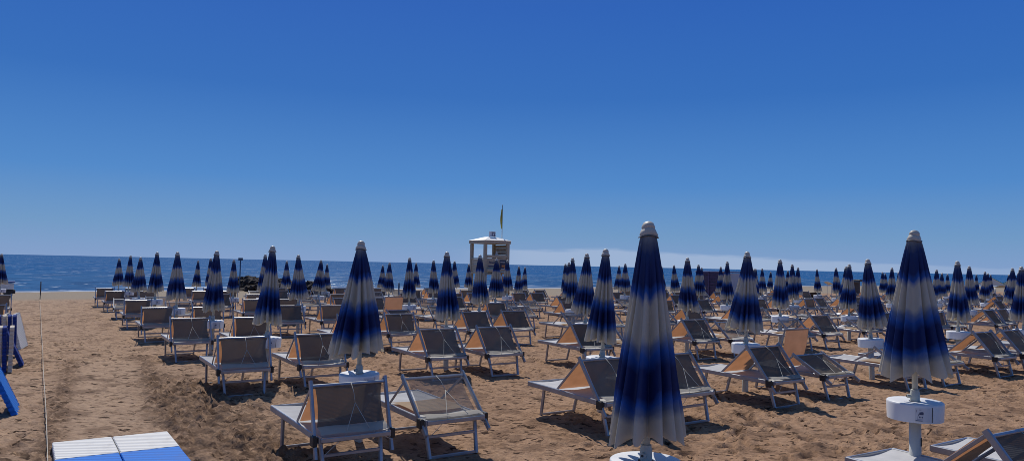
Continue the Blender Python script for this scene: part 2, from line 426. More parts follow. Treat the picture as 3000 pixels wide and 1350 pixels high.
# ------------------------------------------------------------------ the ground: one polar sheet, finest where the beach is seen close
def build_sand():
    fine = np.arange(-41, 41.001, 0.16)
    coarse_r = np.arange(44, 180, 4.0); coarse_l = -coarse_r[::-1]
    ang = np.radians(np.concatenate([[-180], coarse_l, fine, coarse_r]))
    rad = [0.6, 1.5, 3.0, 4.5]
    r = 5.4
    while r < 32: rad.append(r); r *= 1.0052
    while r < 400: rad.append(r); r *= 1.016
    rad = np.array(rad)
    A, RR = np.meshgrid(ang, rad)
    x = (RR * np.sin(A)).ravel(); y = (RR * np.cos(A)).ravel()
    u, v = UV(x, y)
    z = slope(u, v)
    d = RR.ravel()
    fade = 1 - sstep(30, 75, d) * 0.75
    dry = 1 - sstep(47, 51, v - 0.02 * u)
    # the smoothed track where the walkway used to lie: a strip along v
    uc = 0.95 + 0.07 * (v - 10)
    strip = (1 - sstep(0.42, 0.60, np.abs(u - uc))) * (1 - sstep(17.0, 18.3, v))
    strip2 = np.exp(-((np.abs(u - uc) - 0.66) / 0.16) ** 2) * (1 - sstep(17.5, 18.6, v)) * sstep(8.0, 9.0, v)
    turned = np.clip(np.exp(-((u - 2.25) / 0.62) ** 2) * (1 - sstep(12.5, 16, v)), 0, 1)   # raked, churned sand in front of the first sunbeds
    rough = (1 - 0.55 * strip) * dry
    big = fbm(x * 0.33, y * 0.33, 3, 2) - 0.5
    mid = fbm(x * 1.4, y * 1.4, 11, 3) - 0.5
    cl = np.abs(fbm(x * 6.0, y * 6.0, 23, 3) - 0.5) * 2
    fi = fbm(x * 15.0, y * 15.0, 31, 2) - 0.5
    pr = prints(x, y, 0.40, 51, 0.50, 0.070, 1.9) + 0.8 * prints(x + 3.3, y + 1.7, 0.19, 71, 0.42, 0.034, 1.6)
    pmask = sstep(0.36, 0.62, fbm(x * 0.45, y * 0.45, 91, 2))
    near = (1 - sstep(24, 50, d))
    h = 0.08 * big + rough * (0.045 * mid + 0.030 * (cl - 0.3)) + rough * near * 0.026 * fi + rough * near * 0.050 * pr * (0.30 + 0.70 * pmask)
    clump = fbm(x * 10.5, y * 10.5, 41, 3)
    h += (strip2 * 0.5 + turned) * near * (0.075 * np.clip(clump - 0.42, 0, 1) / 0.3 + 0.05 * (cl - 0.3))
    h += (1 - dry) * 0.0
    z = z + h * fade
    turn = np.clip(strip2 * 0.9 + turned * (0.4 + 0.6 * sstep(0.35, 0.6, fbm(x * 0.9, y * 0.9, 77, 2))), 0, 1)
    damp_shade = np.clip((strip2 * 0.55 + turned * 0.8) * sstep(0.42, 0.62, clump), 0, 0.5)
    damp_shade = np.maximum(damp_shade, 0.80 * dry * near * sstep(0.30, 0.8, -pr) * (0.30 + 0.70 * pmask))  # footprint hollows darkened too: their shade goes into the colour
    damp_shade = np.maximum(damp_shade, 0.5 * dry * sstep(0.60, 0.72, fbm(x * 2.4, y * 2.4, 61, 4)))
    pale = np.clip(0.55 * (1 - sstep(0.5, 6.0, u)) + 0.18 * strip + 0.25 * sstep(25, 50, v), 0, 0.8)
    na = len(ang); nr = len(rad)
    idx = np.arange(nr * na).reshape(nr, na)
    nxt = np.roll(idx, -1, axis=1)
    f = np.stack([idx[:-1], nxt[:-1], nxt[1:], idx[1:]], -1).reshape(-1, 4)[:, ::-1]
    co = np.stack([x, y, z], 1)
    me = bpy.data.meshes.new('sand')
    me.vertices.add(len(co)); me.vertices.foreach_set('co', co.ravel().astype(np.float32))
    me.loops.add(f.size); me.loops.foreach_set('vertex_index', f.ravel().astype(np.int32))
    me.polygons.add(len(f)); me.polygons.foreach_set('loop_start', np.arange(0, f.size, 4, dtype=np.int32))
    me.polygons.foreach_set('loop_total', np.full(len(f), 4, np.int32))
    me.polygons.foreach_set('use_smooth', np.ones(len(f), bool))
    me.update(calc_edges=True); me.validate()
    set_attr(me, 'damp_shade', damp_shade); set_attr(me, 'turn', turn); set_attr(me, 'shore', 1 - dry); set_attr(me, 'pale', pale)
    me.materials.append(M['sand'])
    o = bpy.data.objects.new('sand', me); COL.objects.link(o)
    tag(o, 'brown beach sand with footprints and raked patches sloping to the sea', None, None, 'structure')
build_sand()

# ------------------------------------------------------------------ the sea
def build_sea():
    us = np.concatenate([[-40000, -8000, -2000, -600, -300], np.arange(-200, 320, 4.0), [360, 600, 2000, 8000, 40000]])
    vs = np.concatenate([np.arange(58, 100, 0.7), np.arange(100, 200, 5.0), [240, 320, 500, 900, 2000, 6000, 20000, 45000]])
    U, V = np.meshgrid(us, vs)
    u = U.ravel(); v = V.ravel() + 0.14 * np.clip(U.ravel(), -30, 120)
    wave = 0.05 * np.sin((v - 0.14 * u) * 1.1 + 2.5 * vnoise(u * 0.05, v * 0.05, 5)) * (1 - sstep(90, 160, v))
    z = -0.735 + wave
    x = u * CT - v * ST; y = u * ST + v * CT
    # distance from the waterline
    s = v - (66.5 + 0.14 * np.clip(u, -30, 120))
    wob = 1.6 * (vnoise(u * 0.09, v * 0.02, 8) - 0.5)
    foam = np.exp(-((s - 0.6 + wob) / 0.9) ** 2) + 0.8 * np.exp(-((s - 7.5 + 3 * wob) / 0.8) ** 2) * sstep(0.45, 0.6, vnoise(u * 0.06, v * 0.03, 19))
    nr_, nc = U.shape
    idx = np.arange(nr_ * nc).reshape(nr_, nc)
    f = np.stack([idx[:-1, :-1], idx[:-1, 1:], idx[1:, 1:], idx[1:, :-1]], -1).reshape(-1, 4)
    me = bpy.data.meshes.new('sea')
    me.from_pydata(np.stack([x, y, z], 1).tolist(), [], f.tolist())
    me.polygons.foreach_set('use_smooth', [True] * len(me.polygons)); me.update()
    set_attr(me, 'foam', np.clip(foam, 0, 1)); set_attr(me, 'near', 0.9 * (1 - sstep(4, 130, s)))
    me.materials.append(M['sea'])
    o = bpy.data.objects.new('sea', me); COL.objects.link(o)
    tag(o, 'deep blue sea with small glinting waves and a line of surf', None, None, 'structure')
build_sea()

# ------------------------------------------------------------------ parasols (closed), positions in metres: row place, row, x, y, height of the tip
SPOTS = [
    (0,0,0.917,4.92,2.42), (1,0,3.77,6.87,2.51), (0,1,-1.78,8.86,2.36), (1,1,1.34,10.8,2.37), (2,1,4.07,12.75,2.42), (3,1,7.21,14.69,2.37),
    (4,1,10.11,16.63,2.4), (5,1,12.97,18.58,2.33), (0,2,-4.22,12.79,2.35), (1,2,-1.26,14.74,2.34), (2,2,1.69,16.68,2.4), (3,2,4.47,18.62,2.38),
    (4,2,7.54,20.57,2.41), (5,2,10.35,22.51,2.34), (6,2,13.4,24.45,2.39), (7,2,16.46,26.4,2.4), (8,2,19.36,28.34,2.38), (0,3,-6.76,16.73,2.29),
    (1,3,-3.77,18.67,2.35), (2,3,-0.86,20.61,2.37), (3,3,1.94,22.56,2.36), (4,3,4.9,24.5,2.35), (5,3,7.77,26.44,2.39), (6,3,10.9,28.39,2.35),
    (7,3,13.8,30.33,2.32), (8,3,16.72,32.27,2.33), (9,3,19.83,34.22,2.3), (10,3,23.9,37.05,2.26), (11,3,26.93,38.99,2.28), (0,4,-9.35,20.66,2.28),
    (1,4,-6.49,22.6,2.28), (2,4,-3.36,24.55,2.28), (3,4,-0.55,26.49,2.33), (4,4,2.25,28.43,2.25), (5,4,5.3,30.38,2.29), (6,4,8.28,32.32,2.29),
    (7,4,11.29,34.26,2.15), (8,4,14.09,36.21,2.27), (9,4,16.91,38.15,2.3), (10,4,21.7,40.98,2.15), (11,4,25.1,42.92,2.15), (12,4,27.3,44.87,2.29),
    (13,4,30.36,46.81,2.2), (14,4,32.98,48.75,2.15), (0,5,-11.87,24.59,2.29), (1,5,-8.94,26.54,2.3), (2,5,-6.11,28.48,2.13), (3,5,-3.2,30.42,2.23),
    (4,5,-0.14,32.37,2.32), (5,5,2.57,34.31,2.21), (6,5,5.61,36.25,2.29), (7,5,8.54,38.2,2.27), (8,5,11.48,40.14,2.24), (9,5,14.41,42.08,2.19),
    (10,5,18.76,44.91,2.23), (11,5,22.56,46.86,2.1), (12,5,24.7,48.8,2.14), (13,5,27.81,50.74,2.24), (14,5,31.23,52.69,2.1), (15,5,34.53,54.63,2.1),
    (16,5,36.92,56.57,2.11), (0,6,-14.4,28.53,2.11), (1,6,-11.47,30.47,2.09), (2,6,-8.47,32.41,2.15), (3,6,-5.69,34.36,2.1), (4,6,-2.77,36.3,2.24),
    (5,6,0.39,38.24,2.04), (6,6,3.25,40.19,2.18), (7,6,6.15,42.13,2.18), (8,6,8.98,44.07,2.18), (9,6,11.9,46.02,2.18), (10,6,16.22,48.85,2.18),
    (11,6,19.08,50.79,2.1), (13,6,25.23,54.68,2.18), (14,6,28.9,56.62,2.04), (15,6,32.2,58.56,2.18), (0,7,-16.88,32.46,2.17), (1,7,-14.02,34.4,2.13),
    (2,7,-11.09,36.35,2.07), (3,7,-7.94,38.29,2.13), (4,7,-5.22,40.23,2.11), (5,7,-2.41,42.18,2.1), (6,7,0.78,44.12,1.99), (7,7,3.56,46.06,2.13),
    (8,7,6.35,48.01,2.02), (9,7,9.34,49.95,2.13), (12,7,19.99,56.67,1.99), (0,8,-19.37,36.39,2.02), (1,8,-16.39,38.34,2.0), (2,8,-13.47,40.28,2.07),
    (3,8,-10.64,42.22,1.93), (4,8,-7.76,44.17,1.93), (5,8,-4.85,46.11,2.07),
]

ORD = ['first', 'second', 'third', 'fourth', 'fifth', 'sixth', 'seventh', 'eighth', 'ninth', 'tenth', 'eleventh', 'twelfth', 'thirteenth', 'fourteenth', 'fifteenth', 'sixteenth', 'seventeenth']
TIP = 2.42          # tip height of the parasol as modelled
ZT = 0.84           # table top

def canopy_mesh(rmax, seed, pleats=9, nu=210, nv=34):
    rnd = random.Random(seed)
    ztop, zhem = 2.335, 1.115
    ph = [rnd.uniform(0, 6.28) for _ in range(6)]
    amp = [rnd.uniform(0.6, 1.25) for _ in range(pleats)]
    drop = [rnd.uniform(-0.055, 0.05) for _ in range(pleats)]
    shift = [rnd.uniform(-0.26, 0.26) for _ in range(pleats)]
    lean = rnd.uniform(-0.05, 0.05); lean2 = rnd.uniform(-0.05, 0.05)
    ex = rnd.uniform(1.0, 1.14)
    vs = []; bands = []
    for j in range(nv + 1):
        t = j / nv
        prof = 0.050 + (rmax - 0.050) * (0.86 * t ** 0.88 + 0.14 * t * t)
        for i in range(nu):
            a = 2 * math.pi * i / nu
            s = a / (2 * math.pi) * pleats
            k = int(s) % pleats; fr = s - int(s)
            k2 = (k + 1) % pleats
            # soft fold that hangs to one side
            w = 0.5 - 0.5 * math.cos(2 * math.pi * (fr + shift[k] * math.sin(math.pi * fr)))
            crest = w ** 0.50
            dep = (0.26 + 0.34 * t) * (amp[k] * (1 - fr) + amp[k2] * fr) * min(1, t * 3.2 + 0.16)
            r = prof * (1.0 + 0.10 * math.sin(2 * a + ph[0]) * t + 0.06 * math.sin(3 * a + ph[1]) * t) * (1 - dep * (1 - crest))
            r *= 1 + 0.02 * math.sin(14 * t + 3 * a + ph[2]) * t
            z = ztop + (zhem - ztop) * t
            hem = max(0, (t - 0.80) / 0.20)
            z += (drop[k] * (1 - fr) + drop[k2] * fr) * t - 0.034 * crest * hem ** 2 + 0.012 * math.sin(6 * a + ph[3]) * hem
            z += 0.010 * math.sin(23 * a + ph[4]) * hem ** 3
            aa = a + 0.10 * math.sin(2.2 * t + ph[5]) * t
            x = r * math.cos(aa) * ex + lean * t * t; y = r * math.sin(aa) / ex + lean2 * t * t
            vs.append((x, y, z))
            bands.append(t + 0.012 * math.sin(3 * a + ph[0]) + 0.045 * (crest - 0.5) * min(1, t * 3))
    fs = []
    for j in range(nv):
        for i in range(nu):
            fs.append((j * nu + i, (j + 1) * nu + i, (j + 1) * nu + (i + 1) % nu, j * nu + (i + 1) % nu))
    me = bpy.data.meshes.new('canopy')
    me.from_pydata(vs, [], fs)
    me.polygons.foreach_set('use_smooth', [True] * len(fs)); me.update()
    set_attr(me, 'band', bands)
    me.materials.append(M['parasol'])
    return me
CANOPIES = [canopy_mesh(r, s, p) for r, s, p in ((0.282, 1, 14), (0.262, 2, 13), (0.385, 3, 14), (0.275, 4, 12), (0.258, 5, 13), (0.300, 6, 14), (0.268, 7, 15))]

def make_parasol():
    root = empty('beach_parasol')
    b = MB().lathe([(0.052, -0.55), (0.052, 0.03), (0.05, ZT - 0.165)], 16)
    post = b.build('base_post', M['post'], root, True)
    b = MB().box((0.048, -0.012, 0.47), (0.012, 0.028, 0.075))
    b.build('latch', M['black'], post)
    # drum shaped table with a rolled edge and an open underside
    b = MB().lathe([(0.052, ZT - 0.004), (0.230, ZT), (0.237, ZT - 0.006), (0.239, ZT - 0.02), (0.234, ZT - 0.165), (0.224, ZT - 0.166), (0.226, ZT - 0.02), (0.052, ZT - 0.03)], 40, caps=False)
    tb = b.build('table', M['tablewhite'], root, True)
    m = tb.modifiers.new('edge', 'EDGE_SPLIT'); m.split_angle = R(50)
    # sticker and the dark seam on the front of the drum
    def on(a, z, off=0.0015):
        rr = 0.2395 - 0.0045 * (ZT - 0.02 - z) / 0.145 + off
        return (rr * math.sin(a), -rr * math.cos(a), z)
    def patch(b_, a0, a1, z0, z1, off=0.0015, n=6):
        b_.grid(lambda s, t: on(a0 + (a1 - a0) * s, z0 + (z1 - z0) * t, off), n, 1)
    zb = ZT - 0.155
    lb = MB().mat(0); patch(lb, -0.05, 0.48, zb + 0.006, zb + 0.128)
    lb.mat(1)
    pts = [(0.03, .028), (0.04, .050), (0.065, .068), (0.10, .080), (0.15, .088), (0.20, .092)]
    for (a0, z0), (a1, z1) in zip(pts, pts[1:]):
        lb.poly([on(a0, zb + z0 - .007, .003), on(a1, zb + z1 - .006, .003), on(a1, zb + z1 + .004, .003), on(a0, zb + z0 + .005, .003)])
    patch(lb, 0.10, 0.235, zb + .068, zb + .092, .0032); patch(lb, 0.125, 0.215, zb + .074, zb + .079, .0045)
    for a0 in (0.085, 0.13, 0.18): patch(lb, a0, a0 + 0.028, zb + .040, zb + .054, .003, 2)
    patch(lb, 0.0, 0.012, zb + .090, zb + .112, .003, 1)
    for a0 in (0.08, 0.11, 0.14): patch(lb, a0, a0 + 0.014, zb + .108, zb + .116, .003, 1)
    patch(lb, -0.03, 0.20, zb + .012, zb + .018, .003); 
    lb.mat(2); patch(lb, 0.02, 0.20, zb + .024, zb + .029, .003)
    lb.build('sticker', [M['sticker'], M['ink'], M['inklight']], tb)
    sm = MB(); patch(sm, 0.545, 0.572, zb + 0.002, zb + 0.134, .002, 1)
    sm.build('seam', M['black'], tb)
    b = MB().tube([(0, 0, ZT - 0.05), (0, 0, TIP - 0.09)], 0.026, 14)
    pole = b.build('pole', M['pole'], root, True)
    b = MB().lathe([(0.041, ZT - 0.002), (0.041, ZT + 0.075), (0.036, ZT + 0.085), (0.036, ZT + 0.10), (0.028, ZT + 0.105)], 18)
    b.tube([(-0.035, -0.012, ZT + 0.04), (-0.066, -0.02, ZT + 0.04)], 0.018, 10)
    col = b.build('collar', M['pole'], root, True)
    m = col.modifiers.new('edge', 'EDGE_SPLIT'); m.split_angle = R(40)
    b = MB().tube([(-0.064, -0.0195, ZT + 0.04), (-0.072, -0.021, ZT + 0.04)], 0.008, 8)
    b.build('knob', M['black'], col)
    c = bpy.data.objects.new('canopy', CANOPIES[0]); COL.objects.link(c); c.parent = root
    # folded cap in two tiers with the wire ring below it
    prof = [(0.058, 2.322), (0.062, 2.334), (0.055, 2.350), (0.049, 2.366), (0.041, 2.370), (0.046, 2.378), (0.043, 2.394), (0.032, 2.410), (0.016, 2.419), (0.004, 2.421)]
    b = MB()
    vs = []
    n = 20
    for r, z in prof:
        for k in range(n):
            a = 2 * math.pi * k / n
            rr = r * (1 + 0.05 * math.sin(3 * a + z * 40))
            vs.append((rr * math.cos(a), rr * math.sin(a), z + 0.006 * math.sin(2 * a) * (1 if z < 2.4 else 0)))
    fs = [(i * n + k, i * n + (k + 1) % n, (i + 1) * n + (k + 1) % n, (i + 1) * n + k) for i in range(len(prof) - 1) for k in range(n)]
    b._add(vs, fs)
    b.build('cap', M['cap'], root, True)
    b = MB()
    ring = [(0.065 * math.cos(2 * math.pi * k / 20), 0.065 * math.sin(2 * math.pi * k / 20), 2.316 + 0.006 * math.sin(2 * 2 * math.pi * k / 20)) for k in range(21)]
    b.tube(ring, 0.0045, 5)
    b.build('wire_ring', M['darkring'], root, True)
    return root

# canopy shape and turn for the ones seen close: (variant, turn)
NEAR_SHAPE = {(0, 0): (0, 0.4), (1, 0): (5, 0.2), (0, 1): (2, 1.0), (1, 1): (1, 0.3), (2, 1): (0, 2.2), (3, 1): (0, 4.0), (4, 1): (3, 0.2), (0, 2): (1, 1.5), (1, 2): (6, 2.0)}
PLABEL = {
    (0, 0): 'largest closed blue and white parasol, beside the wide sand aisle, its hem covering a sunbed',
    (1, 0): 'big closed parasol at right whose round white table shows its printed sticker',
    (0, 1): 'closed blue and white parasol with round table behind the nearest dark sunbed',
    (1, 1): 'closed blue and white parasol just left of the largest parasol',
    (1, 2): 'closed blue and white parasol in third row, left of the lifeguard tower',
}
parasols = {}
proto = make_parasol()
for n, (i, j, x, y, zt) in enumerate(SPOTS):
    o = proto if n == 0 else copy_tree(proto)
    o.location = (x, y, zt - TIP)
    o.rotation_euler = (R(random.uniform(-1.5, 1.5)), R(random.uniform(-1.5, 1.5)), TH + R(random.uniform(-12, 12)))
    if (i, j) == (1, 0): o.rotation_euler = (0, 0, R(-26))
    var, turn = NEAR_SHAPE.get((i, j), (random.choice((0, 1, 3, 4, 6)), random.uniform(0, 6.28)))
    for ch in o.children:
        if ch.name.startswith('canopy'):
            ch.data = CANOPIES[var]; ch.rotation_euler = (0, 0, turn)
            ch.scale = (1, 1, 1); ch.location.z = 0
            if (i, j) == (0, 0): ch.scale = (1.04, 1.04, 1.055)
            if (i, j) == (0, 0): ch.location.z = 2.335 * (1 - 1.055)   # this one hangs a little longer
    lab = PLABEL.get((i, j)) or 'closed blue and white parasol in the %s row, %s from the rope path' % (ORD[j], ORD[i])
    tag(o, lab, 'parasol', 'closed blue and white parasols')
    parasols[(i, j)] = (x, y, zt - TIP)
# one more on the far side of the rope
o = copy_tree(proto); o.location = (-22.9, 33.0, 1.93 - TIP + 0.2)
for ch in o.children:
    if ch.name.startswith('canopy'): ch.data = CANOPIES[3]; ch.scale = (1, 1, 1); ch.location.z = 0
tag(o, 'closed parasol at the left picture edge, beyond the rope', 'parasol', 'closed blue and white parasols')

# ------------------------------------------------------------------ sunbeds
HW = 0.355
STATES = {
    # canopy angle, backrest: 'up' follows the arms, 'flat' lies on the bed, 'tall' stands on its own; hinge distance
    'steep': (72, 'up', 0.74), 'mid': (51, 'up', 1.0), 'low': (41, 'flat', 0.98), 'tall': (29, 'tall', 0.95), 'mid2': (60, 'up', 0.90), 'open': (33, 'flat', 1.02),
}
def make_sunbed(state, cords=False):
    ang, back, yh = STATES[state]
    root = empty('sunbed')
    a = R(ang); dirv = Vector((0, math.cos(a), math.sin(a))); nrm = Vector((0, -math.sin(a), math.cos(a)))
    P = Vector((0, 0.03, 0.38))
    X = lambda s, y, z: Vector((s * HW, y, z))
    b = MB()
    for s in (-1, 1): b.bar(X(s, -0.04, .395), X(s, 1.66, .415), 0.030, 0.066)
    b.bar((-HW, 1.665, .415), (HW, 1.665, .415), 0.028, 0.055)
    b.bar((-HW, -0.045, .395), (HW, -0.045, .395), 0.028, 0.045)
    b.build('bed_frame', M['alu'], root)
    b = MB().grid(lambda s, t: (-HW + .016 + (2 * HW - .032) * s, -0.03 + 1.68 * t, .418 + .02 * t - .022 * math.sin(math.pi * s)), 6, 10)
    b.build('bed_sling', M['sling'], root, True)
    for s in (-1, 1):
        MB().bar((s * .315, 1.33, .385), (s * .29, 1.43, 0.0), .034, .046, (0, 1, 0)).build('leg', M['alu'], root)
        MB().bar((s * .315, 0.10, .375), (s * .29, 0.0, 0.0), .034, .048, (0, 1, 0)).build('leg', M['alu'], root)
    MB().bar((-.29, 1.43, .012), (.29, 1.43, .012), .022, .03).build('foot_bar', M['alu'], root)
    MB().bar((-.29, 0.0, .014), (.29, 0.0, .014), .022, .032).build('foot_bar', M['alu'], root)
    MB().bar((-.30, 0.055, .225), (.30, 0.055, .225), .024, .034).build('stretcher', M['alu'], root)
    # canopy frame: two stout rails pivoting at the head end
    L = {'steep': .58, 'mid2': .63, 'mid': .70, 'low': .68, 'tall': .66, 'open': .66}[state]
    b = MB()
    for s in (-1, 1):
        o_ = Vector((s * .392, 0, 0))
        b.bar(P - dirv * .17 + o_, P + dirv * L + o_, .028, .056, nrm)
    b.bar(P + dirv * (L - .055) + Vector((-.380, 0, 0)), P + dirv * (L - .055) + Vector((.380, 0, 0)), .030, .030, nrm)
    b.build('canopy_frame', M['alu'], root)
    # canopy cloth: hangs from the top bar, sags and turns in at the bottom
    top, bot = L - .05, .13
    def cl(s, t):
        q = top + (bot - top) * t
        e = abs(2 * s - 1)
        sag = .040 * math.sin(math.pi * min(1, t * .62)) * (1 - .35 * e ** 3) + .010 * math.sin(9 * s + 4 * t)
        w = .352 - .024 * math.sin(math.pi * t) * 1.0
        p = P + dirv * q - nrm * sag
        return (-w + 2 * w * s, p.y, p.z)
    b = MB().grid(cl, 8, 8); b.build('canopy_cloth', M['canopythin' if back == 'flat' else 'canopymesh'], root, True)
    def hm(s, t):
        p0 = Vector(cl(s, 1.0)); p1 = Vector((0, -.03, .442))
        p = p0.lerp(Vector((p0.x * .98, p1.y, p1.z)), t); p.z += .012 * math.sin(math.pi * t) + .006 * math.sin(7 * s)
        return p
    b = MB().grid(hm, 8, 3); b.build('canopy_hem', M['hem'], root, True)
    # arms from the canopy down to the bed
    A1 = P + dirv * (L - .03 if back != 'flat' else L - .07); A0 = Vector((0, yh, .425)); B1 = A1 + Vector((0, .10, -.04))
    for s in (-1, 1):
        MB().bar(Vector((s * .345, A0.y, A0.z)), Vector((s * .372, A1.y, A1.z)), .014, .030, (0, 1, 0)).build('prop_arm', M['alu'], root)
        MB().box((s * .402, .03, .385), (.046, .10, .105), 0, .008).build('hinge_block', M['black'], root)
    if back == 'up':
        def bk(s, t):
            p = A0.lerp(B1, .02 + .90 * t); sag = .05 * math.sin(math.pi * t)
            return (-.318 + .636 * s, p.y + sag * .7, p.z - sag * .5 - .02 * t * math.sin(math.pi * s))
    elif back == 'flat':
        def bk(s, t): return (-.315 + .63 * s, .34 + (yh - .34) * t, .446 + .012 * math.sin(math.pi * t) - .01 * math.sin(math.pi * s))
    else:
        def bk(s, t):
            return (-.32 + .64 * s, yh - .16 * t - .03 * math.sin(math.pi * t), .43 + .66 * t)
    b = MB().grid(bk, 6, 8); b.build('backrest', M['canvas'], root, True)
    if back == 'tall':
        b = MB()
        for s in (-1, 1): b.bar((s * .328, yh + .012, .43), (s * .328, yh - .148, 1.09), .016, .026, (0, 1, 0))
        b.bar((-.328, yh - .15, 1.095), (.328, yh - .15, 1.095), .018, .018)
        b.build('backrest_frame', M['alu'], root)
    if cords:
        b = MB()
        k0 = Vector(cl(.52, .0)) + nrm * .012; k1 = Vector(cl(.53, .52)) + nrm * .11
        b.tube([k0, k0.lerp(k1, .5) + nrm * .02, k1], .0032, 5)
        b.tube([k1, Vector((-.10, -.02, .42)), Vector((-.33, -.09, .27))], .0032, 5)
        b.tube([k1, Vector((.16, 0.0, .45)), Vector((.38, -.06, .33))], .0032, 5)
        b.build('cord', M['cordm'], root, True)
    return root

SB = {}
def sunbed(state, cords, x, y, z, rz, label):
    key = (state, cords)
    if key not in SB: SB[key] = o = make_sunbed(state, cords)
    else: o = copy_tree(SB[key])
    o.location = (x, y, z); o.rotation_euler = (0, 0, rz)
    tag(o, label, 'sunbed', 'grey sunbeds in rows between the parasols')
    return o

NEAR = {  # state, shift along the row, shift to the sea, extra turn in degrees
    (0, 1, 'L'): ('steep', 0.0, -0.22, 0), (0, 1, 'R'): ('low', 0.0, 0.0, 0),
    (0, 2, 'L'): ('steep', 0, 0, 0), (0, 2, 'R'): ('mid2', 0, 0, 1), (0, 3, 'L'): ('mid2', 0, 0, 0), (0, 3, 'R'): ('steep', 0, 0, 0),
    (0, 4, 'L'): ('steep', 0, 0, 0), (0, 4, 'R'): ('steep', 0, 0, 0), (0, 5, 'L'): ('steep', 0, 0, 0), (0, 5, 'R'): ('low', 0, 0, 0),
    (1, 1, 'L'): ('mid', 0, 0, 0), (1, 1, 'R'): ('mid', 0, 0, 0), (1, 2, 'L'): ('mid', 0, 0, 0), (1, 2, 'R'): ('mid', 0, 0, 0),
    (2, 1, 'L'): ('mid', 0.1, 0, 0), (2, 1, 'R'): ('tall', 0.22, 0, 0), (3, 1, 'L'): ('open', 0, 0, 0), (3, 1, 'R'): ('open', 0, 0, 0),
    (4, 1, 'L'): ('mid', 0, 0, 0), (4, 1, 'R'): ('mid', 0, 0, 0), (1, 0, 'L'): ('mid', 0.23, -0.20, -2), (1, 0, 'R'): ('mid', 0.22, -0.34, 0),
    (2, 2, 'L'): ('mid', 0, 0, 0), (2, 2, 'R'): ('low', 0, 0, 0), (3, 2, 'L'): ('mid', 0, 0, 0), (3, 2, 'R'): ('low', 0, 0, 0),
    (1, 3, 'L'): ('steep', 0, 0, 0), (1, 3, 'R'): ('mid2', 0, 0, 0), (2, 3, 'L'): ('mid', 0, 0, 0), (2, 3, 'R'): ('mid', 0, 0, 0),
    (4, 2, 'L'): ('low', 0, 0, 0), (4, 2, 'R'): ('mid', 0, 0, 0), (3, 3, 'L'): ('low', 0, 0, 0), (3, 3, 'R'): ('low', 0, 0, 0),
}
SDESC = {'steep': 'upright shade', 'mid': 'orange backrest', 'mid2': 'steep shade', 'low': 'flat backrest', 'tall': 'tall backrest', 'open': 'low shade'}
SLABEL = {
    (0, 1, 'L'): 'nearest dark grey sunbed with upright mesh shade, front left of the round white table',
    (0, 1, 'R'): 'sunbed with cream backrest laid flat and see-through shade, right of the nearest dark one',
    (1, 1, 'L'): 'sunbed with glowing orange backrest, half hidden behind the largest parasol on its left',
    (1, 1, 'R'): 'sunbed showing behind the right side of the largest parasol',
    (1, 0, 'L'): 'sunbed cut off by the bottom right corner of the picture',
    (1, 0, 'R'): 'sunbed whose bed end shows behind the post of the big right parasol',
    (2, 1, 'L'): 'sunbed with peach backrest raised, right of the largest parasol in mid foreground',
    (2, 1, 'R'): 'sunbed with tall peach backrest standing upright above a low shade',
}
rs = random.Random(5)
for (i, j, x, y, zt) in SPOTS:
    if (i, j) == (0, 0): continue
    u0, v0 = UV(x, y)
    dist = math.hypot(x, y)
    for side, sg in (('L', -1), ('R', 1)):
        du, dv, dt = sg * 0.62, -1.22, 0
        if (i, j, side) in NEAR:
            st, a_, b_, dt = NEAR[(i, j, side)]; du += a_; dv += b_
        else:
            st = rs.choices(['steep', 'mid2', 'mid', 'low', 'tall', 'open'], [(5, 3, 2, 1.6, .4, .4), (1.2, 2.5, 4, 2.5, .6, 1.6)][0 if i == 0 or (i == 1 and j > 3) else 1])[0]
            du += rs.uniform(-.07, .07); dv += rs.uniform(-.12, .12); dt = rs.uniform(-4, 4)
        p = W(u0 + du, v0 + dv)
        if abs(p.x / p.y) > 0.78 and dist > 8: continue
        lab = SLABEL.get((i, j, side)) or 'sunbed with %s, %s of the parasol %s from the rope, %s row' % (SDESC[st], 'left' if sg < 0 else 'right', ORD[i], ORD[j])
        sunbed(st, dist < 20, p.x, p.y, gz(p.x, p.y) + 0.0, TH + R(dt), lab)

# ------------------------------------------------------------------ left edge: sunbeds and walkway panels beyond the rope
sunbed('steep', False, -17.95, 25.8, gz(-17.95, 25.8), TH + R(2), 'sunbed at far left edge with dark slatted shade, behind the stacked panels')
sunbed('steep', False, -13.75, 19.4, gz(-13.75, 19.4), TH - R(3), 'sunbed with white frame cut by the left edge, just behind the panel stack')

